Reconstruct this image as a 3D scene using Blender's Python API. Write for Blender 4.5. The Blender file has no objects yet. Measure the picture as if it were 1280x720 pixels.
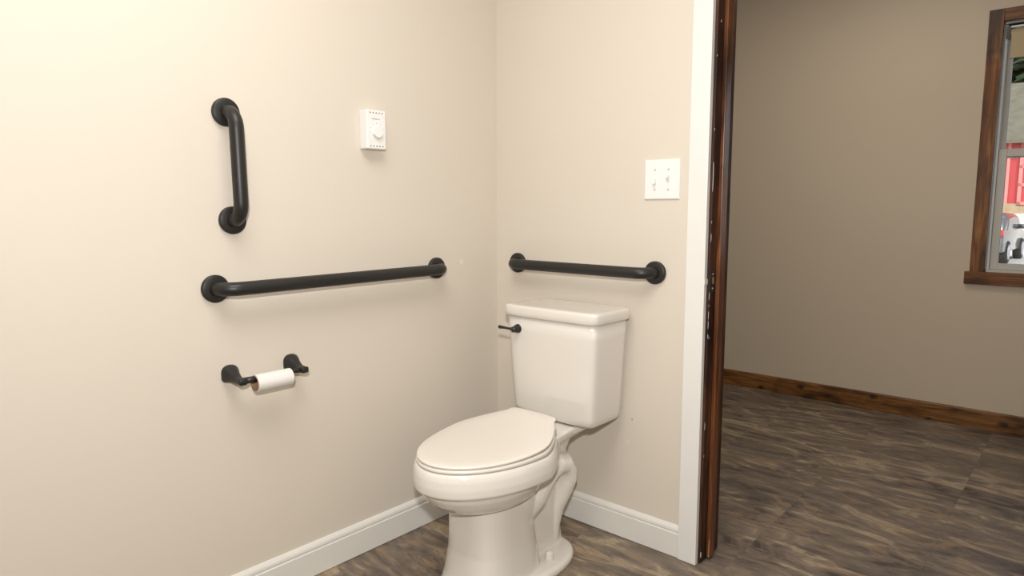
import bpy, bmesh, math, random
from mathutils import Vector, Matrix
R = math.radians
random.seed(4)
SC = bpy.context.scene
COL = SC.collection

# ------------------------------------------------------------------ camera
cam = bpy.data.cameras.new('camera')
cam.sensor_width = 36
cam.lens = 835.48 / 1280 * 36
cam.clip_start = 0.02; cam.clip_end = 400
co = bpy.data.objects.new('camera', cam); COL.objects.link(co)
YAW, PITCH, ROLL = R(41.515), R(6.7315), R(-0.0713)
f_ = Vector((-math.sin(YAW)*math.cos(PITCH), math.cos(YAW)*math.cos(PITCH), -math.sin(PITCH)))
r0 = Vector((math.cos(YAW), math.sin(YAW), 0)); u0 = r0.cross(f_)
r_ = math.cos(ROLL)*r0 + math.sin(ROLL)*u0
u_ = -math.sin(ROLL)*r0 + math.cos(ROLL)*u0
CAMP = Vector((1.721, -1.8595, 1.10))
m4 = Matrix((r_, u_, -f_)).transposed().to_4x4(); m4.translation = CAMP
co.matrix_world = m4
SC.camera = co

# ------------------------------------------------------------------ sky, exposure, lamps
w = bpy.data.worlds.new('sky'); SC.world = w; w.use_nodes = True
wn = w.node_tree.nodes; wl = w.node_tree.links
sky = wn.new('ShaderNodeTexSky'); sky.sky_type = 'NISHITA'; sky.sun_disc = False
sky.sun_elevation = R(42); sky.sun_rotation = R(200); sky.dust_density = 2.0
wn['Background'].inputs['Strength'].default_value = 0.30
wl.new(sky.outputs[0], wn['Background'].inputs[0])
SC.view_settings.view_transform = 'Standard'
try: SC.view_settings.look = 'None'
except Exception: pass
SC.view_settings.exposure = 0.0
SC.view_settings.gamma = 1.0
SC.view_settings.use_curve_mapping = False

sun = bpy.data.lights.new('sun', 'SUN'); sun.energy = 3.0; sun.angle = R(3); sun.color = (1, .96, .9)
so = bpy.data.objects.new('sun', sun); COL.objects.link(so)
so.rotation_euler = (R(42), 0, R(35))          # comes from behind the house, on to the yard

def area(name, loc, aim, size, power, color, shape='DISK', spread=180):
    l = bpy.data.lights.new(name, 'AREA'); l.shape = shape; l.size = size; l.energy = power; l.color = color
    l.spread = R(spread)
    o = bpy.data.objects.new(name, l); COL.objects.link(o); o.location = loc
    o.rotation_euler = (Vector(aim)-Vector(loc)).to_track_quat('-Z', 'Y').to_euler()
    return o
# the photographer's flash, a hand above the camera; bathroom ceiling light; unseen fill light added overhead to brighten the hall
area('camera_flash', (1.79, -1.95, 1.37), (0.55, -0.45, 0.95), 0.07, 30, (1, .985, .98))
area('bathroom_ceiling_lamp', (1.0, -1.35, 2.40), (1.0, -1.35, 0), 1.1, 26.5, (1, .96, .925))
area('hall_fill_light', (0.9, 1.0, 2.40), (0.9, 1.0, 0), 0.8, 13, (1, .915, .81))

# ------------------------------------------------------------------ materials
def srgb(r, g, b):
    f = lambda c: (c/255/12.92) if c/255 <= .04045 else ((c/255+.055)/1.055)**2.4
    return (f(r), f(g), f(b), 1)
class NT:
    def __init__(s, name, rough=.5, spec=.5, coat=0, metal=0):
        s.m = bpy.data.materials.new(name); s.m.use_nodes = True
        s.n = s.m.node_tree.nodes; s.l = s.m.node_tree.links; s.b = s.n['Principled BSDF']
        s.b.inputs['Roughness'].default_value = rough; s.b.inputs['Metallic'].default_value = metal
        s.b.inputs['Specular IOR Level'].default_value = spec
        if coat: s.b.inputs['Coat Weight'].default_value = coat; s.b.inputs['Coat Roughness'].default_value = .08
    def new(s, t, **k):
        n = s.n.new(t)
        for a, v in k.items(): setattr(n, a, v)
        return n
    def set(s, sock, v):
        if hasattr(v, 'is_output'): s.l.new(v, sock)
        else: sock.default_value = v
    def coord(s, scale=(1,1,1), kind='Object', add=None, rot=(0,0,0)):
        tc = s.new('ShaderNodeTexCoord'); o = tc.outputs[kind]
        if add is not None:
            va = s.new('ShaderNodeVectorMath', operation='ADD'); s.l.new(o, va.inputs[0]); s.l.new(add, va.inputs[1]); o = va.outputs[0]
        mp = s.new('ShaderNodeMapping'); mp.inputs['Scale'].default_value = scale; mp.inputs['Rotation'].default_value = rot
        s.l.new(o, mp.inputs[0]); return mp.outputs[0]
    def noise(s, vec, scale=5, detail=4, rough=.5, dist=0):
        n = s.new('ShaderNodeTexNoise'); s.l.new(vec, n.inputs['Vector'])
        n.inputs['Scale'].default_value = scale; n.inputs['Detail'].default_value = detail
        n.inputs['Roughness'].default_value = rough; n.inputs['Distortion'].default_value = dist
        return n.outputs['Fac']
    def ramp(s, fac, stops):
        r = s.new('ShaderNodeValToRGB'); s.l.new(fac, r.inputs[0]); e = r.color_ramp.elements
        while len(e) > 1: e.remove(e[-1])
        e[0].position, e[0].color = stops[0]
        for p, c in stops[1:]:
            x = e.new(p); x.color = c
        return r.outputs[0]
    def mix(s, fac, a, b, mode='MIX'):
        n = s.new('ShaderNodeMix', data_type='RGBA', blend_type=mode)
        s.set(n.inputs[0], fac); s.set(n.inputs[6], a); s.set(n.inputs[7], b); return n.outputs[2]
    def math(s, op, a, b=0.0, c=None):
        n = s.new('ShaderNodeMath', operation=op); s.set(n.inputs[0], a); s.set(n.inputs[1], b)
        if c is not None: s.set(n.inputs[2], c)
        return n.outputs[0]
    def bump(s, h, strength=.2, dist=.002):
        n = s.new('ShaderNodeBump'); n.inputs['Strength'].default_value = strength; n.inputs['Distance'].default_value = dist
        s.l.new(h, n.inputs['Height']); s.l.new(n.outputs[0], s.b.inputs['Normal'])
    def col(s, c): s.set(s.b.inputs['Base Color'], c); return s.m

def plain(name, c, rough=.5, spec=.5, metal=0, coat=0, var=.04, vscale=20, bump=0):
    t = NT(name, rough, spec, coat, metal)
    n = t.noise(t.coord(), vscale, 3)
    c2 = tuple(x*(1-var*2) for x in c[:3])+(1,)
    t.col(t.mix(n, c, c2))
    if bump: t.bump(t.noise(t.coord(), bump, 2), .15, .001)
    return t.m

def wall_mat(name, c, spots=()):
    t = NT(name, .52, .35)
    v = t.coord()
    base = t.mix(t.noise(v, 1.3, 3), c, tuple(x*.965 for x in c[:3])+(1,))
    fine = t.noise(v, 260, 2)
    for (p, rad, cc) in spots:          # touched up paint and little marks on the wall
        d = t.new('ShaderNodeVectorMath', operation='DISTANCE'); t.l.new(t.coord(), d.inputs[0]); d.inputs[1].default_value = p
        k = t.math('ADD', d.outputs['Value'], t.math('MULTIPLY', t.math('SUBTRACT', t.noise(v, 45, 3), .5), rad*1.2))
        g = t.new('ShaderNodeMapRange'); t.l.new(k, g.inputs[0]); g.inputs[1].default_value = rad*.6; g.inputs[2].default_value = rad
        g.inputs[3].default_value = cc[3]; g.inputs[4].default_value = 0
        base = t.mix(g.outputs[0], base, cc[:3]+(1,))
    t.bump(fine, .12, .0006)
    return t.col(base)

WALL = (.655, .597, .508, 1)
M_wall = wall_mat('wall_paint', WALL)
M_wall_l = wall_mat('wall_paint_side', WALL, [((0, -.188, .913), .011, (.80, .74, .66, .45))])
M_wall_b = wall_mat('wall_paint_back', WALL, [((.602, 0, .412), .005, (.35, .28, .2, .7)), ((.585, 0, .33), .012, (.75, .68, .6, .35)), ((.56, 0, .445), .006, (.5, .4, .3, .4))])
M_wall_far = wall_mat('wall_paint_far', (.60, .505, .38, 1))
M_ceil = plain('ceiling_paint', (.78, .76, .72, 1), .8)
M_trimw = plain('white_trim_paint', (.74, .735, .70, 1), .38, .45, var=.02)
M_base = plain('white_baseboard_paint', (.72, .71, .66, 1), .35, .45, var=.03, vscale=14)
M_bronze = plain('oil_rubbed_bronze', (.016, .015, .0135, 1), .42, .45, var=.1)
M_lever = plain('black_bronze', (.012, .013, .013, 1), .3, .6, var=.1)
M_porc = plain('vitreous_china', (.72, .685, .62, 1), .10, .5, coat=.6, var=.01, vscale=3)
M_seat = plain('seat_plastic', (.73, .69, .62, 1), .28, .45, var=.015, vscale=8)
M_dark = plain('black_gap', (.01, .01, .01, 1), .7)
M_plastic = plain('white_plastic', (.79, .785, .76, 1), .35, .4, var=.01)
M_paper = plain('tissue_paper', (.76, .74, .70, 1), .9, .1, bump=300)
M_card = plain('brown_cardboard', (.34, .21, .13, 1), .85, .1)
M_ink = plain('grey_print', (.30, .29, .29, 1), .6)
M_steel = plain('steel', (.5, .5, .5, 1), .35, metal=1)
M_vinyl = plain('grey_white_vinyl', (.55, .52, .46, 1), .45, .4)
M_track = plain('grey_metal_track', (.22, .215, .21, 1), .4, metal=.5)
M_shade = plain('tan_shade_cloth', (.52, .42, .27, 1), .8, .1, bump=500)

def wood(name, axis, dark, mid, light, rough=.4, knots=True, at=()):
    t = NT(name, rough, .3)
    sc = [16, 16, 16]; sc[axis] = 1.1
    info = t.new('ShaderNodeObjectInfo')
    off = t.new('ShaderNodeVectorMath', operation='SCALE'); off.inputs[0].default_value = (3.1, 5.7, 2.3); t.l.new(info.outputs['Random'], off.inputs['Scale'])
    v = t.coord(tuple(sc), add=off.outputs[0])
    g = t.noise(v, 3.0, 6, .6, 1.2)
    ks = [6, 6, 6]; ks[axis] = 3
    k = t.noise(t.coord(tuple(ks), add=off.outputs[0]), 1.4, 3, .5, .6)
    c = t.ramp(g, [(.28, dark), (.5, mid), (.72, light)])
    blot = t.ramp(k, [(.30, (.25, .25, .25, 1)), (.48, (.9, .9, .9, 1)), (.75, (1.15, 1.15, 1.15, 1))])
    c = t.mix(1.0, c, blot, 'MULTIPLY')
    if knots:
        vo = t.new('ShaderNodeTexVoronoi'); kk = [9, 9, 9]; kk[axis] = 3.2
        t.l.new(t.coord(tuple(kk), add=off.outputs[0]), vo.inputs['Vector']); vo.inputs['Scale'].default_value = 1
        km = t.ramp(vo.outputs['Distance'], [(.05, (.12, .1, .1, 1)), (.17, (1, 1, 1, 1))])
        c = t.mix(.85, c, km, 'MULTIPLY')
    for (p, rad) in at:
        dd = t.new('ShaderNodeVectorMath', operation='SUBTRACT'); t.l.new(t.coord(), dd.inputs[0]); dd.inputs[1].default_value = p
        sc2 = t.new('ShaderNodeVectorMath', operation='MULTIPLY'); t.l.new(dd.outputs[0], sc2.inputs[0]); sc2.inputs[1].default_value = (.55, .2, 1)
        ln = t.new('ShaderNodeVectorMath', operation='LENGTH'); t.l.new(sc2.outputs[0], ln.inputs[0])
        k2 = t.math('ADD', ln.outputs['Value'], t.math('MULTIPLY', t.math('SUBTRACT', t.noise(t.coord(), 60, 3), .5), rad*1.3))
        mr = t.new('ShaderNodeMapRange'); t.l.new(k2, mr.inputs[0]); mr.inputs[1].default_value = rad*.4; mr.inputs[2].default_value = rad*1.2; mr.inputs[3].default_value = .85; mr.inputs[4].default_value = 0
        c = t.mix(mr.outputs[0], c, (.012, .008, .005, 1))
    t.bump(g, .15, .0006)
    return t.col(c)
DK = [(.018, .008, .005, 1), (.060, .024, .012, 1), (.13, .050, .020, 1)]
M_woodz = wood('dark_stained_pine_upright', 2, *DK, rough=.6)
M_woodx = wood('dark_stained_pine_level', 0, *DK, rough=.6)
WN = [(.075, .026, .008, 1), (.19, .072, .020, 1), (.38, .165, .045, 1)]
M_winz = wood('stained_pine_window_upright', 2, *WN)
M_winx = wood('stained_pine_window_level', 0, *WN)
M_bbfar = wood('stained_pine_baseboard', 0, (.06, .024, .008, 1), (.20, .085, .024, 1), (.34, .165, .05, 1), knots=False, at=(((.218, 2.13, .018), .012), ((.452, 2.13, .060), .014), ((.838, 2.13, .074), .015), ((1.10, 2.13, .008), .011), ((1.421, 2.13, .042), .017)))

def floor_mat():
    t = NT('slate_print_vinyl', .45, .4)
    info = t.new('ShaderNodeObjectInfo')
    off = t.new('ShaderNodeVectorMath', operation='SCALE'); off.inputs[0].default_value = (.30, .12, 0); t.l.new(info.outputs['Random'], off.inputs['Scale'])
    geo = t.new('ShaderNodeNewGeometry'); ad = t.new('ShaderNodeVectorMath', operation='ADD'); t.l.new(geo.outputs['Position'], ad.inputs[0]); t.l.new(off.outputs[0], ad.inputs[1])
    def pos(scale, rot):
        mp = t.new('ShaderNodeMapping'); mp.inputs['Scale'].default_value = scale; mp.inputs['Rotation'].default_value = (0, 0, rot); t.l.new(ad.outputs[0], mp.inputs[0]); return mp.outputs[0]
    v = pos((1.7, 5.0, 1), R(-9))
    a = t.noise(v, 2.0, 8, .58, 1.3)
    v2 = pos((2.6, 6, 1), R(-4))
    b = t.noise(v2, 1.7, 7, .62, 2.0)
    d = t.noise(pos((5, 34, 1), R(-9)), 2.6, 5, .6, 1.5)
    c = t.ramp(a, [(.32, srgb(72, 64, 59)), (.42, srgb(105, 94, 85)), (.50, srgb(118, 106, 94)), (.57, srgb(134, 120, 103)), (.63, srgb(170, 153, 128)), (.68, srgb(136, 121, 104))])
    pt = t.ramp(b, [(.55, (0, 0, 0, 1)), (.61, (1, 1, 1, 1))])
    c = t.mix(t.math('MULTIPLY', pt, .5), c, srgb(158, 130, 98))
    dk = t.ramp(b, [(.36, (1, 1, 1, 1)), (.43, (0, 0, 0, 1))])
    c = t.mix(t.math('MULTIPLY', dk, .5), c, srgb(84, 70, 60))
    c = t.mix(.7, c, t.ramp(d, [(.33, (.70, .68, .67, 1)), (.5, (.90, .90, .90, 1)), (.7, (1.08, 1.06, 1.03, 1))]), 'MULTIPLY')
    t.bump(t.math('ADD', a, t.math('MULTIPLY', d, .5)), .35, .002)
    return t.col(c)
M_floor = floor_mat()

# ------------------------------------------------------------------ mesh helpers
def link_mesh(name, me, mat, parent=None, smooth=False, sub=0, bevel=0):
    o = bpy.data.objects.new(name, me); COL.objects.link(o)
    if mat: me.materials.append(mat)
    if smooth:
        for p in me.polygons: p.use_smooth = True
    if parent: o.parent = parent
    if bevel:
        b = o.modifiers.new('bevel', 'BEVEL'); b.width = bevel; b.segments = 2; b.limit_method = 'ANGLE'
    if sub:
        s = o.modifiers.new('sub', 'SUBSURF'); s.levels = sub; s.render_levels = sub
    return o
def obj(name, bm, mat, parent=None, smooth=False, **k):
    bmesh.ops.recalc_face_normals(bm, faces=bm.faces[:])
    me = bpy.data.meshes.new(name); bm.to_mesh(me); bm.free()
    return link_mesh(name, me, mat, parent, smooth, **k)
def box(bm, x0, x1, y0, y1, z0, z1):
    vs = [bm.verts.new((x, y, z)) for x in (x0, x1) for y in (y0, y1) for z in (z0, z1)]
    for f in ((0,1,3,2), (4,6,7,5), (0,4,5,1), (2,3,7,6), (0,2,6,4), (1,5,7,3)): bm.faces.new([vs[i] for i in f])
def boxes(*bs):
    bm = bmesh.new()
    for b in bs: box(bm, *b)
    return bm
def loft(bm, rings, cap=(True, True)):
    rr = [[bm.verts.new(p) for p in r] for r in rings]
    n = len(rr[0])
    for a, b in zip(rr, rr[1:]):
        for i in range(n): bm.faces.new((a[i], a[(i+1) % n], b[(i+1) % n], b[i]))
    if cap[0]: bm.faces.new(rr[0][::-1])
    if cap[1]: bm.faces.new(rr[-1])
    return rr
def prism(bm, prof, a, b, plane='yz'):
    """profile (p, q) swept from a to b; plane gives the axes of (p, q)"""
    def P(p, q, s):
        return {'yz': (s, p, q), 'xz': (p, s, q), 'xy': (p, q, s)}[plane]
    loft(bm, [[P(p, q, s) for p, q in prof] for s in (a, b)])
def lathe(bm, prof, M, n=32):
    """prof = (radius, height) list; M places its local z axis"""
    loft(bm, [[M @ Vector((r*math.cos(2*math.pi*i/n), r*math.sin(2*math.pi*i/n), h)) for i in range(n)] for r, h in prof])
def place(loc, axis):
    return Matrix.Translation(loc) @ Vector(axis).to_track_quat('Z', 'Y').to_matrix().to_4x4()
def tube(bm, pts, rad, n=20):
    pts = [Vector(p) for p in pts]; rings = []
    rads = rad if isinstance(rad, (list, tuple)) else [rad]*len(pts)
    up = None
    for i, p in enumerate(pts):
        t = (pts[min(i+1, len(pts)-1)] - pts[max(i-1, 0)]).normalized()
        if up is None: up = t.orthogonal().normalized()
        up = (up - t*up.dot(t)).normalized(); s = t.cross(up)
        rings.append([p + rads[i]*(math.cos(2*math.pi*k/n)*up + math.sin(2*math.pi*k/n)*s) for k in range(n)])
    loft(bm, rings)
def selli(cx, cy, z, a, b, n=2.0, k=48):
    out = []
    for i in range(k):
        t = 2*math.pi*i/k; c, s = math.cos(t), math.sin(t)
        out.append((cx + a*math.copysign(abs(c)**(2/n), c), cy + b*math.copysign(abs(s)**(2/n), s), z))
    return out
def thing(name, label, cat, loc=(0,0,0), group=None):
    o = bpy.data.objects.new(name, None); COL.objects.link(o); o.location = loc; o.empty_display_size = .05
    o['label'] = label; o['category'] = cat
    if group: o['group'] = group
    return o
def tag(o, label, cat, group=None):
    o['label'] = label; o['category'] = cat
    if group: o['group'] = group
    return o
def struct(name, bm_or_none, mat=None, parent=None, label=None, **k):
    if bm_or_none is None:
        o = bpy.data.objects.new(name, None); COL.objects.link(o); o.empty_display_size = .05
    else: o = obj(name, bm_or_none, mat, parent, **k)
    if not parent:
        o['kind'] = 'structure'
        if label: o['label'] = label
    return o
def local(o):
    """children are modelled in world coordinates: keep them there under a parent that stands elsewhere"""
    for c in o.children: c.matrix_parent_inverse = Matrix.Translation(o.location).inverted()

# ------------------------------------------------------------------ the shell
CH = 2.44
YF = 2.148                      # far wall
XD0, XD1, ZD = 0.855, 1.665, 2.05   # door opening between the jamb faces

struct('wall_left', boxes((-.12, 0, -3.2, 0, 0, CH)), M_wall_l)
struct('wall_back', boxes((-2.6, XD0-.02, 0, .12, 0, CH), (XD0-.02, XD1+.02, 0, .12, ZD+.02, CH), (XD1+.02, 4.2, 0, .12, 0, CH)), M_wall_b)
struct('wall_right', boxes((2.5, 2.62, -3.2, 0, 0, CH)), M_wall)
struct('wall_front', boxes((-.12, 2.62, -3.32, -3.2, 0, CH)), M_wall)
WX0, WX1, WZ0, WZ1 = 1.289, 2.11, .79, 1.978
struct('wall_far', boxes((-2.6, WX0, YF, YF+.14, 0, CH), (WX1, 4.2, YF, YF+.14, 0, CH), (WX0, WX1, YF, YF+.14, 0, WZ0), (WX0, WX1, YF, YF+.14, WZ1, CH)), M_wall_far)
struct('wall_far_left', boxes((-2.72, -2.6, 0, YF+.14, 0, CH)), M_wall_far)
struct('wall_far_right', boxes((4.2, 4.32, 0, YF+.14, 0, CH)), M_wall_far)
struct('ceiling', boxes((-2.72, 4.32, -3.32, YF+.14, CH, CH+.1)), M_ceil)

fl = struct('floor', boxes((-2.72, 4.32, -3.32, YF+.14, -.12, -.004)), M_dark, label='brown and grey slate print vinyl tile floor running through the doorway')
tm = {}
TW, TL = .457, .914
def tile_mesh(x0, x1, y0, y1):
    key = (round(x1-x0, 3), round(y1-y0, 3))
    if key not in tm:
        a, b = key[0]/2-.00008, key[1]/2-.00008; bm = bmesh.new(); e = .00018
        loft(bm, [[(-a,-b,-.0042), (a,-b,-.0042), (a,b,-.0042), (-a,b,-.0042)], [(-a,-b,-e), (a,-b,-e), (a,b,-e), (-a,b,-e)],
                  [(-a+e,-b+e,0), (a-e,-b+e,0), (a-e,b-e,0), (-a+e,b-e,0)]])
        bmesh.ops.recalc_face_normals(bm, faces=bm.faces[:])
        me = bpy.data.meshes.new('floor_tile'); bm.to_mesh(me); bm.free(); me.materials.append(M_floor); tm[key] = me
    return tm[key]
i = -9
while 1.38 + i*TW < 4.2:
    x0, x1 = 1.38+i*TW, 1.38+(i+1)*TW
    y = -4.2 + (.305*i) % TL
    while y < YF:
        y0, y1 = y, y+TL
        xs0, xs1 = max(x0, -2.6), min(x1, 4.2); ys0, ys1 = max(y0, -3.2), min(y1, YF)
        inside = xs1-xs0 > .01 and ys1-ys0 > .01
        if inside and ys1 <= 0.0 and (xs1 <= 0 or xs0 >= 2.5): inside = False
        if inside:
            t = bpy.data.objects.new('floor_tile', tile_mesh(xs0, xs1, ys0, ys1)); COL.objects.link(t)
            t.location = ((xs0+xs1)/2, (ys0+ys1)/2, 0); t.parent = fl
        y += TL
    i += 1

# baseboards: flat board with a stepped, rounded top
def base_prof(s=1):    # (out, z), out grows away from the wall
    return [(0, .002), (.0135, .002), (.0135, .078), (.0125, .080), (.0108, .081), (.0112, .083), (.0118, .088), (.0105, .094), (.0075, .0985), (.0045, .102), (.002, .1034), (0, .1034)]
bm = bmesh.new(); prism(bm, base_prof(), -3.2, 0, 'xz'); struct('baseboard_left', bm, M_base)
bm = bmesh.new(); prism(bm, [(-p, q) for p, q in base_prof()], .0135, .7865, 'yz'); struct('baseboard_back', bm, M_base)
bm = bmesh.new(); prism(bm, [(YF, .001), (YF-.018, .001), (YF-.018, .088), (YF-.014, .093), (YF, .0935)], -2.6, 4.2, 'yz'); struct('baseboard_far', bm, M_bbfar)
bm = bmesh.new(); prism(bm, [(.12, .001), (.138, .001), (.138, .088), (.134, .093), (.12, .0935)], -2.6, XD0-.075, 'yz'); struct('baseboard_hall', bm, M_bbfar)

# ------------------------------------------------------------------ door frame
d = struct('door_1', None, label='open doorway with white casing and dark stained wooden jamb')
def part(name, bs, mat, parent, **k): return obj(name, boxes(*bs), mat, parent, **k)
part('casing_board', [(.787, .8475, -.018, 0, .001, ZD+.07)], M_trimw, d, bevel=.0015)
part('casing_board', [(XD1+.0075, XD1+.068, -.018, 0, .001, ZD+.07)], M_trimw, d, bevel=.0015)
part('casing_board', [(.8475, XD1+.0075, -.018, 0, ZD+.0075, ZD+.07)], M_trimw, d, bevel=.0015)
for (a, b) in ((XD0-.02, XD0), (XD1, XD1+.02)):
    part('jamb', [(a, b, .0008, .1205, .004, ZD)], M_woodz, d, bevel=.001)
part('head_jamb', [(XD0-.02, XD1+.02, .0008, .1205, ZD, ZD+.019)], M_woodx, d)
# thin unpainted white edge of the wall board behind the casing
M_stopz = wood('red_stained_pine_stop', 2, (.045, .016, .008, 1), (.13, .045, .017, 1), (.22, .085, .03, 1), rough=.3, knots=False)
part('door_stop', [(XD0, XD0+.012, .041, .078, .008, ZD)], M_stopz, d, bevel=.002)
part('door_stop', [(XD1-.012, XD1, .041, .078, .008, ZD)], M_stopz, d, bevel=.002)
part('door_stop', [(XD0, XD1, .041, .078, ZD-.012, ZD)], M_woodx, d)
for (a, b) in ((XD0-.066, XD0-.006), (XD1+.006, XD1+.066)):
    part('hall_casing_board', [(a, b, .1205, .138, .001, ZD+.066)], M_woodz, d)
part('hall_casing_board', [(XD0-.006, XD1+.006, .1205, .138, ZD+.006, ZD+.066)], M_woodx, d)
# strike plate
bm = bmesh.new()
z0 = .885
def rr_ring(yc, zc, hy, hz, r, x, n=5):
    o = []
    for (sy, sz, a0) in ((1, 1, 0), (-1, 1, 90), (-1, -1, 180), (1, -1, 270)):
        for k in range(n):
            a = R(a0 + 90*k/(n-1)); o.append((x, yc+sy*(hy-r)+r*math.cos(a), zc+sz*(hz-r)+r*math.sin(a)))
    return o
outer = [rr_ring(.019, z0, .0180, .031, .008, x) for x in (XD0, XD0+.0022)]
inner = [rr_ring(.022, z0+.002, .007, .013, .003, x) for x in (XD0+.0022, XD0+.0004)]
ro = [[bm.verts.new(p) for p in r] for r in outer+inner]
for a, b in ((0, 1), (1, 2), (2, 3)):
    n = len(ro[0])
    for k in range(n): bm.faces.new((ro[a][k], ro[a][(k+1) % n], ro[b][(k+1) % n], ro[b][k]))
sp = obj('strike_plate', bm, M_lever, d); sp['label'] = 'black strike plate with worn edges'
M_raw = plain('raw_pine', (.42, .21, .08, 1), .7, var=.2, vscale=80)
bm = bmesh.new(); loft(bm, [rr_ring(.023, z0+.003, .0045, .011, .003, x) for x in (XD0+.0002, XD0+.0016)])
obj('latch_recess', bm, M_raw, sp)
for zz in (-.021, .022):
    bm = bmesh.new(); lathe(bm, [(.0035, 0), (.003, .001)], place((XD0+.0022, .018, z0+zz), (1, 0, 0)), 12)
    obj('screw', bm, M_steel, sp)
part('strike_lip', [(.8475, .8495, -.0195, .004, z0-.008, z0+.008)], M_trimw, d)
# flecks of white paint left on the jamb edge
M_fleck = plain('white_paint_fleck', (.75, .70, .64, 1), .6)
bm = bmesh.new(); random.seed(8)
for k in range(16):
    zc = random.choice([random.uniform(.05, 2.0), random.uniform(1.3, 1.75), random.uniform(.7, 1.1)])
    h = random.choice([.003, .004, .006, .012]); yy = random.choice([.0008, .0012, .0008, random.uniform(.004, .036)])
    if yy > .004: h = min(h, .004)
    prism(bm, [(yy, zc-h), (yy+.0016, zc-h*.4), (yy+.0021, zc+h*.5), (yy+.0005, zc+h)], XD0-.0002, XD0+.0004, 'yz')
prism(bm, [(.001, 1.15), (.0032, 1.17), (.0035, 1.20), (.003, 1.225), (.001, 1.235)], XD0-.0002, XD0+.0005, 'yz')
fk = obj('paint_flecks', bm, M_fleck, d); fk['kind'] = 'stuff'; fk['label'] = 'small flecks of white paint on the dark jamb edge'
bm = bmesh.new()
prism(bm, [(.0015, .022), (.0045, .024), (.005, .034), (.003, .040), (.0015, .036)], XD0-.0002, XD0+.001, 'yz')
obj('paint_fleck', bm, M_fleck, d)
bm = bmesh.new()
prism(bm, [(XD0+.006, .01), (XD0+.0105, .01), (XD0+.0100, .035), (XD0+.0112, .065), (XD0+.0085, .072), (XD0+.007, .04)], .0402, .0412, 'xz')
rw = obj('raw_wood_chip', bm, M_raw, d); rw['label'] = 'pale bare wood showing at the foot of the stop'

# ------------------------------------------------------------------ window in the far wall
wd = struct('window_1', None, label='single hung window with stained pine trim, seen through the doorway')
ya = YF-.019
part('side_trim_board', [(1.229, WX0, ya, YF, .79, 2.035)], M_winz, wd, bevel=.0015)
part('side_trim_board', [(WX1, WX1+.06, ya, YF, .79, 2.035)], M_winz, wd, bevel=.0015)
part('head_trim_board', [(WX0, WX1, ya, YF, WZ1, 2.035)], M_winx, wd, bevel=.0015)
part('apron_board', [(1.209, WX1+.08, ya-.004, YF, .728, .79)], M_winx, wd, bevel=.002)
part('jamb_liner', [(WX0, WX0+.004, YF, YF+.13, WZ0, WZ1)], M_track, wd)
part('jamb_liner', [(WX1-.004, WX1, YF, YF+.13, WZ0, WZ1)], M_track, wd)
part('head_liner', [(WX0, WX1, YF, YF+.13, WZ1-.012, WZ1)], M_track, wd)
part('sill_liner', [(WX0, WX1, YF, YF+.13, WZ0, WZ0+.012)], M_vinyl, wd)
for (a, b) in ((WX0+.004, WX0+.014), (WX1-.014, WX1-.004)):
    part('sash_track', [(a, b, YF+.02, YF+.034, WZ0+.012, WZ1-.012), (a, b, YF+.062, YF+.07, WZ0+.012, WZ1-.012)], M_trimw, wd)
# lower sash (inner), upper sash (outer)
def sash(name, x0, x1, y0, y1, z0, z1, st, bot, top, mesh=True):
    s = obj(name, boxes((x0, x0+st, y0, y1, z0, z1), (x1-st, x1, y0, y1, z0, z1), (x0+st, x1-st, y0, y1, z0, z0+bot), (x0+st, x1-st, y0, y1, z1-top, z1)), M_vinyl, wd, bevel=.002)
    obj('pane', boxes((x0+st, x1-st, (y0+y1)/2-.002, (y0+y1)/2+.002, z0+bot, z1-top)), M_glass, s)
    return s
gt = NT('window_glass', 0, .5); gt.b.inputs['Transmission Weight'].default_value = 1; gt.b.inputs['IOR'].default_value = 1.45
M_glass = gt.col((.98, 1, .99, 1))
sash('lower_sash', WX0+.014, WX1-.014, YF+.036, YF+.06, WZ0+.012, 1.385, .034, .030, .036)
sash('upper_sash', WX0+.014, WX1-.014, YF+.072, YF+.096, 1.345, WZ1-.012, .022, .034, .03)

sh = thing('roller_shade', 'tan roller shade rolled up at the top of the window', 'blind', (1.7, YF+.02, 1.9))
bm = bmesh.new(); lathe(bm, [(.019, 0), (.019, WX1-WX0-.05)], place((WX0+.025, YF+.026, 1.925), (1, 0, 0)), 24); obj('roll', bm, M_shade, sh, True)
obj('hanging_cloth', boxes((WX0+.030, WX1-.030, YF+.006, YF+.0075, 1.815, 1.925)), M_shade, sh)
obj('hem_bar', boxes((WX0+.030, WX1-.030, YF+.003, YF+.011, 1.806, 1.818)), M_shade, sh, bevel=.002)
for x in (WX0+.009, WX1-.024): obj('bracket', boxes((x, x+.015, YF+.004, YF+.05, 1.90, 1.955)), M_lever, sh)
obj('head_rail', boxes((WX0+.024, WX1-.024, YF+.01, YF+.05, 1.948, 1.956)), M_trimw, sh)
local(sh)

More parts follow.
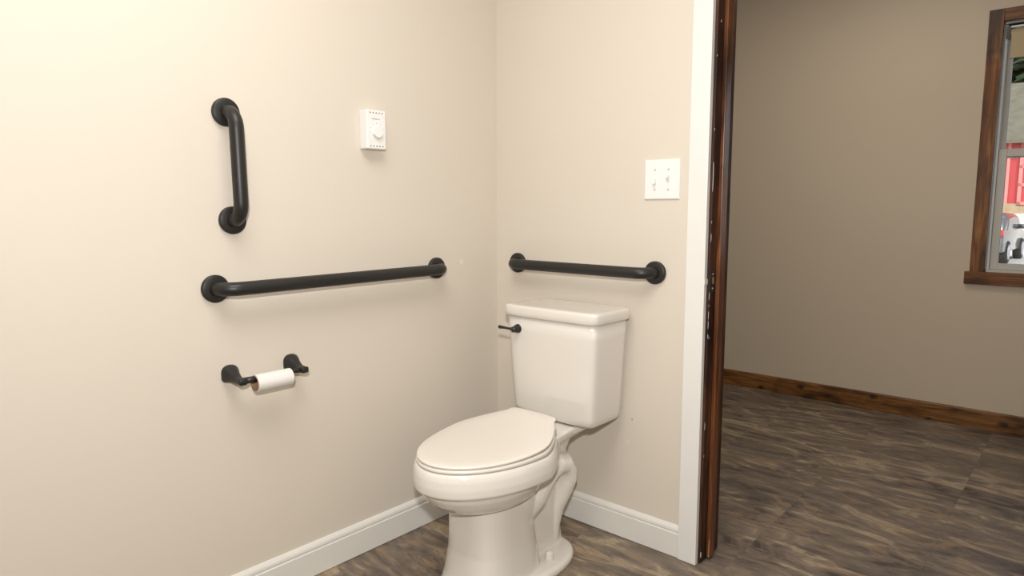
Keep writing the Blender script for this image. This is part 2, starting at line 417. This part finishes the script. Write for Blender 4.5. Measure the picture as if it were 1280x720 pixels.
# ------------------------------------------------------------------ grab bars
def grab(label, p0, p1, out, off=.057, rb=.0182, bend=.045, loc=None):
    p0, p1, out = Vector(p0), Vector(p1), Vector(out)
    g = thing('grab_bar', label, 'grab bar', tuple((p0+p1)/2), 'dark bronze grab bars on the walls')
    ax = (p1-p0).normalized(); pts = []
    pts.append(p0+out*.006); pts.append(p0+out*(off-bend))
    for k in range(1, 9):
        a = R(90*k/8); pts.append(p0+out*(off-bend+bend*math.sin(a))+ax*(bend*(1-math.cos(a))))
    L = (p1-p0).length
    for k in range(8, 0, -1):
        a = R(90*k/8); pts.append(p1+out*(off-bend+bend*math.sin(a))-ax*(bend*(1-math.cos(a))))
    pts.append(p1+out*(off-bend)); pts.append(p1+out*.006)
    bm = bmesh.new(); tube(bm, pts, rb, 28); obj('bar', bm, M_bronze, g, True)
    for p in (p0, p1):
        bm = bmesh.new()
        lathe(bm, [(.0358, 0), (.0360, .003), (.0360, .0085), (.0352, .0105), (.033, .0118), (.022, .0128), (.0185, .0132), (.018, .011)], place(p, out), 48)
        fo = obj('flange', bm, M_bronze, g, True); md = fo.modifiers.new('e', 'EDGE_SPLIT'); md.split_angle = R(50)
    local(g); return g
g1 = grab('short vertical dark bronze grab bar high on the side wall', (0, -1.030, 1.348), (0, -1.026, 1.072), (1, 0, 0))
g2 = grab('long level dark bronze grab bar on the side wall above the paper holder', (0, -1.081, .896), (0, -.313, .899), (1, 0, 0))
g3 = grab('level dark bronze grab bar on the wall above the toilet tank', (.108, 0, .904), (.677, 0, .902), (0, -1, 0))

# ------------------------------------------------------------------ paper holder and its empty roll
h = thing('toilet_paper_holder', 'dark bronze two post toilet paper holder on the side wall', 'paper holder', (0, -.963, .66))
ZP = .663
for yc, s in ((-1.0525, 1), (-.8735, -1)):
    bm = bmesh.new(); rings = []
    #       x     half y  half z  z centre  y shift  power
    for x, hy, hz, zc, n in ((0, .0235, .0205, 0, 3.6), (.004, .0235, .0205, 0, 3.6), (.009, .0222, .0195, 0, 3.4), (.018, .0185, .0165, -.001, 3.2), (.028, .0150, .0138, -.003, 3),
                             (.040, .0120, .0112, -.006, 3), (.052, .0105, .0092, -.0082, 3), (.066, .0105, .0085, -.0088, 3.5), (.0755, .0110, .0088, -.0088, 4), (.0775, .0095, .0072, -.0088, 4)):
        rings.append([(x, yc + a[0], ZP + zc + a[1] + (max(0, a[1])/hz)*max(0, 1-(a[0]/hy)**2)*.006*max(0, 1-x/.04)) for a in selli(0, 0, 0, hy, hz, n, 32)])
    loft(bm, rings)
    obj('post', bm, M_bronze, h, True)
bm = bmesh.new(); tube(bm, [(.065, -1.045, ZP-.0085), (.065, -1.020, ZP-.0085), (.065, -1.0, ZP-.0085), (.065, -.9, ZP-.0085), (.065, -.88, ZP-.0085)], [.0092, .0082, .0058, .0058, .0088], 20)
obj('roller_bar', bm, M_bronze, h, True)
local(h)
tr = thing('toilet_roll', 'nearly empty cardboard toilet roll with a little white paper hanging on the holder', 'toilet roll', (.065, -.963, .642))
def ringtube(name, r0, r1, y0, y1, mat, par, xc=.065, zc=ZP-.0085-.0125):
    bm = bmesh.new(); n = 40; rr = []
    for r, y in ((r0, y0), (r1, y0), (r1, y1), (r0, y1)):
        rr.append([bm.verts.new((xc+r*math.cos(2*math.pi*k/n), y, zc+r*math.sin(2*math.pi*k/n))) for k in range(n)])
    for a, b in ((0, 1), (1, 2), (2, 3), (3, 0)):
        for k in range(n): bm.faces.new((rr[a][k], rr[a][(k+1) % n], rr[b][(k+1) % n], rr[b][k]))
    return obj(name, bm, mat, par, True, bevel=0)
cc = ringtube('cardboard_core', .0200, .0212, -1.018, -.913, M_card, tr)
pp = ringtube('paper', .0213, .0232, -1.0165, -.9145, M_paper, tr)
for o in (cc, pp):
    md = o.modifiers.new('e', 'EDGE_SPLIT'); md.split_angle = R(50)
local(tr)

# ------------------------------------------------------------------ thermostat
th = thing('thermostat', 'small white wall thermostat with a round dial on the side wall', 'thermostat', (0, -.575, 1.34))
TY0, TY1, TZ0, TZ1, TX = -.6135, -.5425, 1.2825, 1.3985, .0375
bm = boxes((0, TX, TY0, TY1, TZ0, TZ1)); obj('cover', bm, M_plastic, th, bevel=.003)
yc, zc = (TY0+TY1)/2+.001, 1.334
bm = bmesh.new(); lathe(bm, [(.0195, 0), (.0195, .001), (.0185, .008), (.0172, .0095), (.001, .0098)], place((TX, yc, zc), (1, 0, 0)), 40)
dl = obj('dial', bm, M_plastic, th, True); md = dl.modifiers.new('e', 'EDGE_SPLIT'); md.split_angle = R(40)
for zz, mm in ((TZ1-.0085, 5), (TZ0+.0085, 5)):
    for k in range(mm):
        y = TY0+.013+k*.0112
        bm = bmesh.new(); lathe(bm, [(.0021, 0), (.0019, .0003)], place((TX, y, zz), (1, 0, 0)), 12); obj('vent_hole', bm, M_dark, th)
# printed line (too small to read) and the scale marks round the dial
bm = bmesh.new()
for k in range(8):
    y = TY0+.0195+k*.0038; hh = .0014 if k < 5 else .0008
    box(bm, TX, TX+.00025, y, y+.0028, 1.3715-hh, 1.3715+hh)
obj('printed_line', bm, M_ink, th)
for a in (185, 155, 122, 90, 58, 22):
    y, z = yc-0.0250*math.cos(R(180-a))*-1*-1, zc+0.0250*math.sin(R(a))
    y = yc+0.0250*math.cos(R(a))
    if a == 90: bs = [(TX, TX+.0003, y-.002, y-.001, z-.002, z+.002), (TX, TX+.0003, y+.001, y+.002, z-.002, z+.002)]
    else: bs = [(TX, TX+.0003, y-.0011, y+.0011, z-.0013, z+.0013)]
    obj('scale_mark', boxes(*bs), M_ink, th)
local(th)

# ------------------------------------------------------------------ light switch
sw = thing('light_switch', 'white two gang light switch plate on the wall beside the doorway', 'light switch', (.692, 0, 1.189))
SX0, SX1, SZ0, SZ1 = .632, .752, 1.1285, 1.250
bm = bmesh.new()
loft(bm, [[(SX0,0,SZ0), (SX1,0,SZ0), (SX1,0,SZ1), (SX0,0,SZ1)], [(SX0,-.003,SZ0), (SX1,-.003,SZ0), (SX1,-.003,SZ1), (SX0,-.003,SZ1)],
          [(SX0+.003,-.0062,SZ0+.003), (SX1-.003,-.0062,SZ0+.003), (SX1-.003,-.0062,SZ1-.003), (SX0+.003,-.0062,SZ1-.003)]])
obj('plate', bm, M_plastic, sw)
for xc, up in ((.669, -1), (.715, 1)):
    bm = boxes((xc-.0055, xc+.0055, -.0068, -.006, 1.189-.0125, 1.189+.0125)); obj('slot', bm, M_plastic, sw)
    bm = bmesh.new(); zc2 = 1.189
    loft(bm, [[(xc-.0045, -.006, zc2-.010), (xc+.0045, -.006, zc2-.010), (xc+.0045, -.006, zc2+.010), (xc-.0045, -.006, zc2+.010)],
              [(xc-.0038, -.018, zc2+up*.010-.0045), (xc+.0038, -.018, zc2+up*.010-.0045), (xc+.0038, -.018, zc2+up*.010+.0035), (xc-.0038, -.018, zc2+up*.010+.0035)]])
    obj('toggle', bm, M_plastic, sw, bevel=.0008)
    for dz in (-.0302, .0302):
        bm = bmesh.new(); lathe(bm, [(.0036, 0), (.0032, .0012), (.0012, .0015)], place((xc, -.0060, 1.189+dz), (0, -1, 0)), 14); obj('screw', bm, M_ink if False else M_vinyl, sw)
local(sw)

# ------------------------------------------------------------------ toilet
TX0 = .4165
to = thing('toilet', 'off-white two piece toilet with its lid closed in the corner', 'toilet', (TX0, -.40, 0))
def egg(z, off=0.0, yf=-.7267, ym=-.4517, yb=-.279, W=.175, wb=.0951, pw=1.67, n=28, zf=None, corner=.02):
    """outline of seat and rim: half ellipse in front, narrowing to the hinges"""
    W += off; wb += off; yf -= off; yb += off
    half = []
    for k in range(n):
        a = math.pi/2*k/(n-1); half.append((W*math.sin(a), ym+(yf-ym)*math.cos(a)))
    m = n-6
    for k in range(1, m):
        t = k/(m-1); half.append((W-(W-wb)*t**pw, ym+(yb-corner-ym)*t))
    for k in range(1, 6):
        a = R(90*k/5); half.append((wb-corner*(1-math.cos(a)), yb-corner+corner*math.sin(a)))
    half.append((wb*.5, yb+.002)); half.append((0, yb+.003))
    full = [(x, y) for x, y in half] + [(-x, y) for x, y in half[-2:0:-1]]
    out = []
    for x, y in full:
        zz = z if zf is None else z + zf(y)
        out.append((TX0+x, y, zz))
    return out
lift = lambda y: .0385*max(0, min(1, (y+.7267)/(.4477)))**3.29
# lid
bm = bmesh.new()
loft(bm, [egg(.4190, -.004, zf=lift), egg(.4205, -.0008, zf=lift), egg(.4248, 0, zf=lift), egg(.4268, -.0012, zf=lift), egg(.4282, -.006, zf=lift), egg(.4290, -.030, zf=lift)] + [[(TX0+(x-TX0)*q, -.50+(y+.50)*q, .4291+lift(-.50+(y+.50)*q)) for x, y, z in egg(0, -.030)] for q in (.85, .65, .4, .2, .03)])
lid = obj('seat_lid', bm, M_seat, to, True)
bm = bmesh.new()
for sx in (-1, 1):
    bm = bmesh.new()
    loft(bm, [selli(TX0+sx*.06, -.270, z, a, b, 4, 24) for z, a, b in ((.402, .013, .013), (.418, .012, .012), (.424, .010, .010), (.426, .005, .006))])
    obj('hinge_cap', bm, M_seat, lid, True)
# seat: ring under the lid
bm = bmesh.new()
l2 = lambda y: .020*max(0, min(1, (y+.7267)/(.4477)))**3.29
ringz = [egg(.4075, -.003), egg(.4088, .0012), egg(.4125, .0018, zf=l2), egg(.4172, .0005, zf=l2), egg(.4182, -.004, zf=l2)]
loft(bm, ringz)
obj('seat', bm, M_seat, to, True)

# bowl and pedestal: closed lofts melted into one surface
bm = bmesh.new()
# rim skirt
RK = dict(yb=-.27, wb=.085)
loft(bm, [egg(.336, -.004, **RK), egg(.3395, .0085, **RK), egg(.3435, .0115, **RK), egg(.365, .013, **RK), egg(.388, .0105, **RK), egg(.400, .0065, **RK), egg(.4055, .002, **RK), egg(.4070, -.008, **RK)])
# under the rim: the basin
def basin(z, s, yc=-.50, W=.170, bf=.228, bb=.20):
    return [(TX0+W*s*math.cos(t), yc+(bf if math.sin(t) < 0 else bb)*s*math.sin(t), z) for t in [2*math.pi*k/48 for k in range(48)]]
loft(bm, [basin(.250, .20), basin(.257, .50), basin(.268, .68), basin(.283, .80), basin(.300, .885), basin(.320, .945), basin(.345, .985)])
# column
def col(z, a, f, b, n=3.0):
    yc = (f+b)/2; return selli(TX0, yc, z, a, (b-f)/2, n, 48)
loft(bm, [col(0, .122, -.635, -.33), col(.015, .1205, -.63, -.33), col(.05, .113, -.618, -.335), col(.12, .105, -.605, -.345), col(.19, .101, -.602, -.355), col(.290, .0995, -.602, -.34)])
# web behind it
loft(bm, [selli(TX0, -.335, z, a, b, 4, 48) for z, a, b in ((0, .062, .165), (.06, .055, .155), (.16, .050, .145), (.30, .055, .13))])
# foot plate
loft(bm, [selli(TX0, -.383, z, a, b, 2.6, 48) for z, a, b in ((0, .146, .215), (.012, .147, .216), (.021, .143, .212), (.027, .132, .20), (.030, .11, .18))])
# trapway: thick tube up, over and down again
pts = [(TX0, -.46, .185), (TX0, -.40, .190), (TX0, -.352, .213), (TX0, -.318, .250), (TX0, -.280, .286), (TX0, -.240, .298), (TX0, -.206, .289), (TX0, -.188, .263), (TX0, -.185, .233), (TX0, -.195, .192), (TX0, -.215, .135), (TX0, -.228, .08), (TX0, -.236, .02)]
rad = [(.088, .060), (.090, .058), (.092, .054), (.093, .052), (.095, .051), (.096, .051), (.096, .051), (.096, .051), (.093, .050), (.080, .046), (.062, .042), (.056, .042), (.056, .045)]
rings = []
for i, p in enumerate(pts):
    p = Vector(p); t = (Vector(pts[min(i+1, len(pts)-1)])-Vector(pts[max(i-1, 0)])).normalized(); s = Vector((1, 0, 0)); u = s.cross(t)
    rings.append([p + s*rad[i][0]*math.cos(a) + u*rad[i][1]*math.sin(a) for a in [2*math.pi*k/32 for k in range(32)]])
loft(bm, rings)
# deck that carries the tank
def deck(y, hw, zt, zb):
    return [(TX0+x, y, z) for x, z in ((-hw, zt-.006), (-hw+.006, zt), (hw-.006, zt), (hw, zt-.006), (hw-.004, (zt+zb)/2), (hw*.72, zb), (-hw*.72, zb), (-hw+.004, (zt+zb)/2))]
loft(bm, [deck(-.40, .115, .3985, .34), deck(-.33, .102, .401, .335), deck(-.29, .096, .405, .345), deck(-.25, .092, .407, .355), deck(-.19, .090, .411, .366), deck(-.14, .100, .411, .376), deck(-.09, .106, .411, .385), deck(-.04, .106, .411, .39)])
# neck under the deck
loft(bm, [selli(TX0, -.235, z, a, b, 3, 32) for z, a, b in ((.25, .045, .07), (.31, .050, .08), (.37, .066, .10), (.395, .078, .12))])
bmesh.ops.recalc_face_normals(bm, faces=bm.faces[:])
me = bpy.data.meshes.new('bowl'); bm.to_mesh(me); bm.free()
tmp = bpy.data.objects.new('tmp', me); COL.objects.link(tmp)
rm = tmp.modifiers.new('r', 'REMESH'); rm.mode = 'VOXEL'; rm.voxel_size = .003; rm.use_smooth_shade = True
sm = tmp.modifiers.new('s', 'SMOOTH'); sm.factor = .5; sm.iterations = 7
dg = bpy.context.evaluated_depsgraph_get()
me2 = bpy.data.meshes.new_from_object(tmp.evaluated_get(dg)); me2.name = 'bowl'
bpy.data.objects.remove(tmp)
me2.materials.clear()
bowl = link_mesh('bowl', me2, M_porc, to, True)
for sx in (-1, 1):
    bm = bmesh.new(); lathe(bm, [(.0145, .024), (.0145, .034), (.0135, .040), (.013, .048), (.0115, .0525), (.007, .055), (.001, .0555)], Matrix.Translation((TX0+sx*.098, -.325, 0)), 28)
    obj('bolt_cap', bm, M_seat, to, True)

# tank
def tk(z, a, yf, yb, n=10, bow=.005):
    a -= .003; yc = (yf+yb)/2; b = (yb-yf)/2; out = []
    for (x, y, zz) in selli(0, 0, z, a, b, n, 72):
        if y < 0: y -= bow*(1-(x/a)**2)
        out.append((TX0+x, yc+y, zz))
    return out
bm = bmesh.new()
loft(bm, [tk(.412, .125, -.165, -.035), tk(.4135, .140, -.178, -.03), tk(.4185, .155, -.190, -.025), tk(.428, .1625, -.197, -.022), tk(.445, .1655, -.2005, -.02), tk(.52, .1705, -.204, -.02), tk(.62, .177, -.209, -.02), tk(.70, .1815, -.2125, -.02), tk(.7505, .184, -.215, -.02)])
tank = obj('tank', bm, M_porc, to, True)
bm = bmesh.new()
loft(bm, [tk(.7512, .187, -.218, -.017), tk(.7512, .1905, -.2215, -.014), tk(.753, .192, -.223, -.013), tk(.764, .1935, -.2245, -.012), tk(.778, .1935, -.2245, -.012), tk(.783, .192, -.223, -.013), tk(.7862, .188, -.219, -.016), tk(.7875, .180, -.21, -.022), tk(.788, .15, -.19, -.04)])
tl = obj('tank_lid', bm, M_porc, to, True)
# flush lever
LX, LZ = .2925, .7085
lv = obj('flush_lever', boxes((LX-.001, LX+.001, -.22, -.218, LZ-.001, LZ+.001)), M_lever, to)
bm = bmesh.new(); lathe(bm, [(.0145, -.002), (.0150, .002), (.0145, .005), (.0115, .007), (.011, .010), (.0125, .013), (.011, .017), (.0075, .020), (.0095, .023), (.009, .029), (.005, .0315), (.001, .032)], place((LX, -.2145, LZ), (0, -1, 0)), 36)
me = bpy.data.meshes.new('flush_lever'); bmesh.ops.recalc_face_normals(bm, faces=bm.faces[:]); bm.to_mesh(me); bm.free(); me.materials.append(M_lever)
for p in me.polygons: p.use_smooth = True
lv.data = me
bm = bmesh.new(); tube(bm, [(LX, -.241, LZ), (LX-.012, -.2415, LZ+.001), (LX-.025, -.242, LZ+.0015), (LX-.040, -.242, LZ+.002), (LX-.052, -.242, LZ+.0022), (LX-.0595, -.242, LZ+.0022), (LX-.062, -.242, LZ+.0022)], [.0062, .0045, .0038, .0045, .0055, .0062, .0045], 20)
obj('handle', bm, M_lever, lv, True)
local(to)

# ------------------------------------------------------------------ outdoors, seen through the window
M_gravel = NT('pale_gravel', .9, .1); v = M_gravel.coord(); M_gravel = M_gravel.col(M_gravel.ramp(M_gravel.noise(v, 6, 6, .7), [(.3, (.42, .40, .35, 1)), (.6, (.62, .60, .54, 1))]))
M_red = plain('red_siding_paint', (.50, .045, .05, 1), .45, var=.12, vscale=1.5)
M_redt = plain('pale_red_batten', (.68, .22, .20, 1), .5)
M_roof = plain('olive_shingle', (.20, .185, .125, 1), .9, var=.3, vscale=3)
M_stone = plain('tan_stone', (.50, .38, .24, 1), .9, var=.3, vscale=4)
M_white = plain('white_door_paint', (.75, .72, .68, 1), .5)
bm = bmesh.new()
gpts = [(-.0, -.5), (14, -.5), (20, -.5), (24.5, -.5), (28.3, .9), (60, 1.3), (160, 3)]
for (a, za), (b, zb) in zip(gpts, gpts[1:]):
    vs = [bm.verts.new(p) for p in ((-90, YF+.3+a, za), (60, YF+.3+a, za), (60, YF+.3+b, zb), (-90, YF+.3+b, zb))]; bm.faces.new(vs)
bmesh.ops.remove_doubles(bm, verts=bm.verts[:], dist=.001)
g = obj('ground', bm, M_gravel); g['kind'] = 'structure'
# directions: the window shows a narrow strip of the yard; D(t, s) = t metres out along it, s sideways
u = Vector((-.105, 1, 0)).normalized(); sdir = Vector((u.y, -u.x, 0))
O = Vector((1.721, -1.8595, 0))
def yard(t, s, z=0):
    p = O+u*t+sdir*s; return Vector((p.x, p.y, z))
ang = math.atan2(sdir.y, sdir.x)
def yard_thing(name, label, cat, t, s, z, rz=0):
    o = thing(name, label, cat, tuple(yard(t, s, z))); o.rotation_euler = (0, 0, ang+rz); return o
bn = yard_thing('barn', 'red sided barn with an olive roof across the gravel yard', 'barn', 33, 0, .6)
obj('wall', boxes((-8, 8, 0, 8, .3, 3.3)), M_red, bn)
obj('foundation', boxes((-8.1, 8.1, -.12, 8.1, -1.2, .69)), M_stone, bn)
bm = bmesh.new(); prism(bm, [(-.5, 3.15), (4, 5.9), (8.5, 3.15), (8.5, 3.0), (4, 5.7), (-.5, 3.0)], -8.4, 8.4, 'yz'); obj('roof', bm, M_roof, bn)
me = None
for k in range(40):
    x = -8+k*.4
    if me is None:
        o = obj('batten', boxes((-.05, .05, -.06, 0, .62, 3.1)), M_redt, bn); me = o.data
    else:
        o = bpy.data.objects.new('batten', me); COL.objects.link(o); o.parent = bn
    o.location = (x, 0, 0)
dr = obj('door', boxes((.75, 3.35, -.12, -.02, .62, 2.9)), M_red, bn)
for z in (.64, 1.35, 2.05, 2.8): obj('door_rail', boxes((.75, 3.35, -.17, -.12, z, z+.12)), M_redt, dr)
for x in (.75, 2.0, 3.22): obj('door_stile', boxes((x, x+.12, -.17, -.12, .64, 2.9)), M_redt, dr)

# car
M_car = plain('dark_silver_car_paint', (.16, .165, .16, 1), .25, .5, metal=.5, coat=.8)
M_tyre = plain('tyre_rubber', (.02, .02, .02, 1), .8)
M_cglass = plain('tinted_glass', (.03, .035, .04, 1), .08, .6)
M_tail = plain('red_tail_lamp', (.5, .02, .02, 1), .2)
M_rim = plain('alloy_wheel', (.6, .6, .6, 1), .35, metal=.6)
car = yard_thing('car', 'dark silver hatchback parked on the gravel outside the window', 'car', 25.7, -.20, -.5, R(81.5))
bm = bmesh.new()
prof = [(-2.15, .35), (-2.2, .62), (-2.12, .95), (-1.85, 1.38), (-.9, 1.50), (.2, 1.47), (1.0, 1.02), (1.9, .88), (2.15, .65), (2.15, .32)]
def carr(y, s, dz): return [(x*s, y, z if z < .9 else .9+(z-.9)*dz) for x, z in prof]
loft(bm, [carr(-.84, .985, .80), carr(-.72, 1, .96), carr(0, 1, 1.0), carr(.72, 1, .96), carr(.84, .985, .80)])
obj('body', bm, M_car, car, True, bevel=.04)
for s in (-1, 1):
    bm = bmesh.new(); prism(bm, [(-1.65, .98), (-1.5, 1.30), (-.8, 1.36), (.15, 1.34), (.75, 1.00)], s*.80, s*.86, 'xz'); obj('side_window', bm, M_cglass, car)
    bm = boxes((-2.21, -2.0, min(s*.55, s*.84), max(s*.55, s*.84), .82, 1.0)); obj('tail_lamp', bm, M_tail, car, bevel=.02)
    bm = bmesh.new(); loft(bm, [[(.62+a[0], s*y, 1.05+a[1]) for a in selli(0, 0, 0, .06, .07, 3, 16)] for y in (.84, 1.04)]); obj('wing_mirror', bm, M_car, car, True)
    for x in (-1.35, 1.35):
        bm = bmesh.new(); lathe(bm, [(.24, -.02), (.32, -.02), (.335, .02), (.335, .16), (.31, .2), (.22, .2)], place((x, s*.68, .335), (0, s, 0)), 28); wh = obj('wheel', bm, M_tyre, car, True)
        bm = bmesh.new(); lathe(bm, [(.225, 0), (.225, .012), (.2, .018), (.06, .004), (.03, .02)], place((x, s*.875, .335), (0, s, 0)), 20); obj('hubcap', bm, M_rim, wh, True)
bm = bmesh.new(); prism(bm, [(-2.10, 1.0), (-1.90, 1.34), (-1.87, 1.34), (-2.07, 1.0)], -.6, .6, 'xz'); obj('rear_window', bm, M_cglass, car)
obj('bumper', boxes((-2.27, -2.1, -.8, .8, .35, .62)), M_car, car, bevel=.05)

# evergreens behind the barn
M_leaf = NT('evergreen_needles', .8, .2); v = M_leaf.coord(); M_leaf = M_leaf.col(M_leaf.ramp(M_leaf.noise(v, 3, 5, .7), [(.35, (.012, .022, .012, 1)), (.65, (.05, .075, .03, 1))]))
M_bark = plain('bark', (.08, .055, .04, 1), .9)
def spruce(t, s, h, label, seed):
    rnd = random.Random(seed)
    o = yard_thing('spruce_tree', label, 'tree', t, s, .9)
    bm = bmesh.new(); tube(bm, [(0, 0, -.3), (0, 0, h*.5), (0, 0, h*.97)], [.25, .16, .03], 10); obj('trunk', bm, M_bark, o, True)
    bm = bmesh.new(); z = 1.2
    while z < h:
        rr = (h-z)*.23+.3; nb = 13
        for k in range(nb):
            a = 2*math.pi*(k+rnd.random()*.8)/nb; L = rr*rnd.uniform(.75, 1.15); dn = L*.28
            ca, sa = math.cos(a), math.sin(a); wd_ = L*.24
            for q in range(5):
                t0 = .15+.17*q; cx, cy, cz = ca*L*t0, sa*L*t0, z-dn*t0+.12*rnd.random()
                e1 = Vector((cx-sa*wd_*(1.05-t0), cy+ca*wd_*(1.05-t0), cz-.14)); e2 = Vector((cx+sa*wd_*(1.05-t0), cy-ca*wd_*(1.05-t0), cz-.14))
                tip = Vector((ca*L*(t0+.34), sa*L*(t0+.34), z-dn*(t0+.34)-.05)); c0 = Vector((cx*.85, cy*.85, cz+.1))
                vs = [bm.verts.new(x) for x in (c0, e1, tip, e2)]
                bm.faces.new((vs[0], vs[1], vs[2])); bm.faces.new((vs[0], vs[2], vs[3]))
        z += .42
    f = obj('foliage', bm, M_leaf, o); f['kind'] = 'stuff'
    return o
spruce(48, 1.3, 20, 'tallest dark evergreen tree, straight behind the barn roof seen in the window', 1)
spruce(52, -9, 14, 'dark evergreen tree behind the barn, to the left of the tallest one', 2)
spruce(50, 11.5, 15, 'dark evergreen tree behind the barn, to the right of the tallest one', 3)
